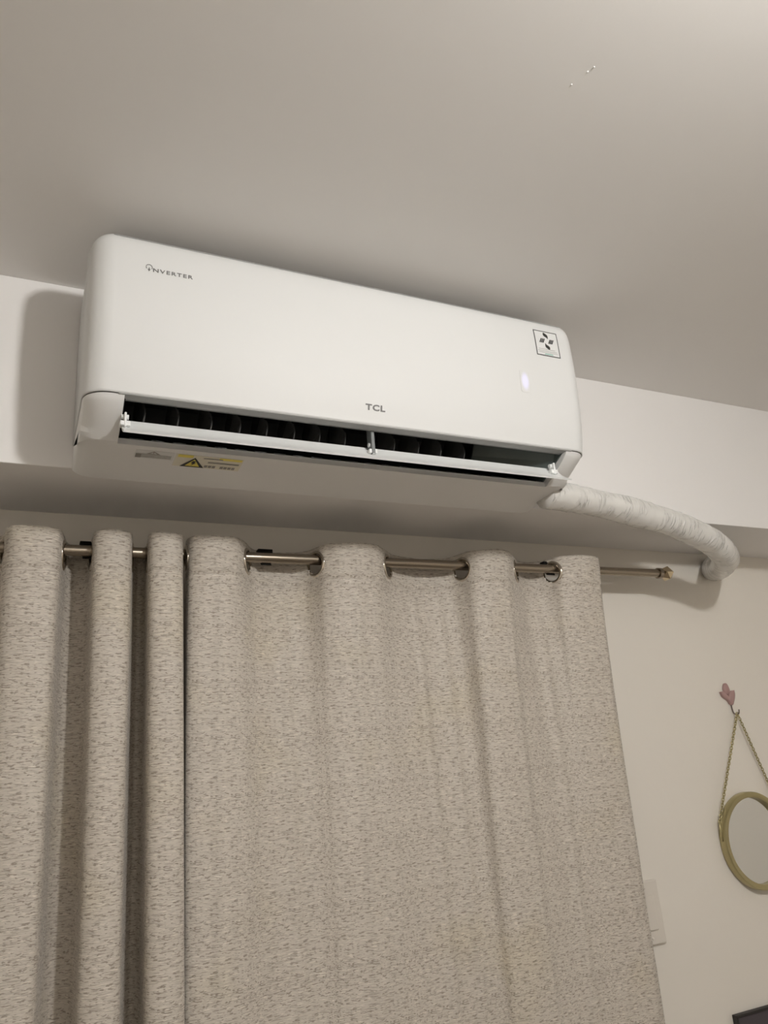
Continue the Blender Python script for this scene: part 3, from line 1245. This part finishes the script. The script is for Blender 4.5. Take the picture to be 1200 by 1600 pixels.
def petal(name, outline, y0, y1, parent):
    bm = bmesh.new()
    pts = catmull([(x, z, 0) for x, z in outline + [outline[0]]], 5)[:-1]
    n = len(pts)
    cx = sum(p.x for p in pts) / n
    cz = sum(p.y for p in pts) / n
    A = [bm.verts.new((p.x, y1, p.y)) for p in pts]
    B = [bm.verts.new((p.x, y0 + 0.0015, p.y)) for p in pts]
    D = [bm.verts.new((cx + (p.x - cx) * 0.8, y0, cz + (p.y - cz) * 0.8)) for p in pts]
    ctr = bm.verts.new((cx, y0 - 0.001, cz))
    for i in range(n):
        j = (i + 1) % n
        bm.faces.new((A[i], A[j], B[j], B[i]))
        bm.faces.new((B[i], B[j], D[j], D[i]))
        bm.faces.new((D[i], D[j], ctr))
    bm.faces.new(A)
    o = bm_obj(name, bm, M['flower'], None, True)
    adopt(parent, o)


fx, fz = 1.608, H + 0.120
petal('petal', [(fx - 0.008, fz + 0.005), (fx - 0.0105, fz + 0.018), (fx - 0.004, fz + 0.031), (fx + 0.005, fz + 0.030), (fx + 0.010, fz + 0.017), (fx + 0.008, fz + 0.003)], WALL_Y - 0.006, WALL_Y - 0.0002, hk)
petal('petal', [(fx - 0.024, fz + 0.011), (fx - 0.019, fz - 0.001), (fx - 0.006, fz - 0.010), (fx + 0.004, fz - 0.019), (fx + 0.006, fz - 0.004), (fx - 0.006, fz + 0.004), (fx - 0.014, fz + 0.012)], WALL_Y - 0.008, WALL_Y - 0.0002, hk)
petal('petal', [(fx + 0.022, fz + 0.014), (fx + 0.021, fz + 0.002), (fx + 0.014, fz - 0.012), (fx + 0.005, fz - 0.022), (fx - 0.003, fz - 0.012), (fx + 0.000, fz + 0.002), (fx + 0.010, fz + 0.012)], WALL_Y - 0.0095, WALL_Y - 0.0002, hk)
bm = bmesh.new()
sp = catmull([(fx + 0.004, WALL_Y - 0.004, fz - 0.018), (fx + 0.005, WALL_Y - 0.0035, fz - 0.030), (fx + 0.006, WALL_Y - 0.005, fz - 0.041), (fx + 0.0065, WALL_Y - 0.012, fz - 0.0455),
              (fx + 0.007, WALL_Y - 0.019, fz - 0.043), (fx + 0.0075, WALL_Y - 0.0215, fz - 0.034)], 6)
add_tube(bm, sp, 0.0017, 10)
adopt(hk, bm_obj('stem', bm, M['hookwire'], None, True))

# ================================================================== light switch
SWX, SWZ = 1.237, H - 0.3155
sw = tag(empty('light_switch', (SWX, WALL_Y, SWZ)), 'white wall switch half hidden by the curtain edge', 'switch')
adopt(sw, box('plate', SWX - 0.037, SWX + 0.037, WALL_Y - 0.008, WALL_Y, SWZ - 0.061, SWZ + 0.061, M['switch'], None, 0.003, 3))
adopt(sw, box('rocker', SWX - 0.018, SWX + 0.018, WALL_Y - 0.012, WALL_Y - 0.007, SWZ - 0.033, SWZ + 0.033, M['switch'], None, 0.0015, 2))
for dz in (-0.048, 0.048):
    bm = bmesh.new()
    add_lathe(bm, (SWX, WALL_Y - 0.0075, SWZ + dz), (0, -1, 0), [(0, 0.0032), (0.0014, 0.0028), (0.0016, 0)], 14)
    adopt(sw, bm_obj('screw', bm, M['switch'], None, True))

# ================================================================== dark board at the lower right
BX0, BX1, BZ1, BZ0 = 1.421, 1.92, H - 0.5345, H - 0.90
bd = tag(empty('pin_board', ((BX0 + BX1) / 2, WALL_Y, BZ0)), 'dark purple-grey board on the wall below the round mirror', 'board')
adopt(bd, box('panel', BX0 + 0.004, BX1 - 0.004, WALL_Y - 0.010, WALL_Y - 0.0005, BZ0 + 0.004, BZ1 - 0.004, M['board']))
bm = bmesh.new()
add_box(bm, BX0, BX0 + 0.006, WALL_Y - 0.013, WALL_Y - 0.0003, BZ0, BZ1, 0.001)
add_box(bm, BX1 - 0.006, BX1, WALL_Y - 0.013, WALL_Y - 0.0003, BZ0, BZ1, 0.001)
add_box(bm, BX0 + 0.006, BX1 - 0.006, WALL_Y - 0.013, WALL_Y - 0.0003, BZ1 - 0.005, BZ1, 0.001)
add_box(bm, BX0 + 0.006, BX1 - 0.006, WALL_Y - 0.013, WALL_Y - 0.0003, BZ0, BZ0 + 0.005, 0.001)
adopt(bd, bm_obj('edging', bm, M['board_edge']))
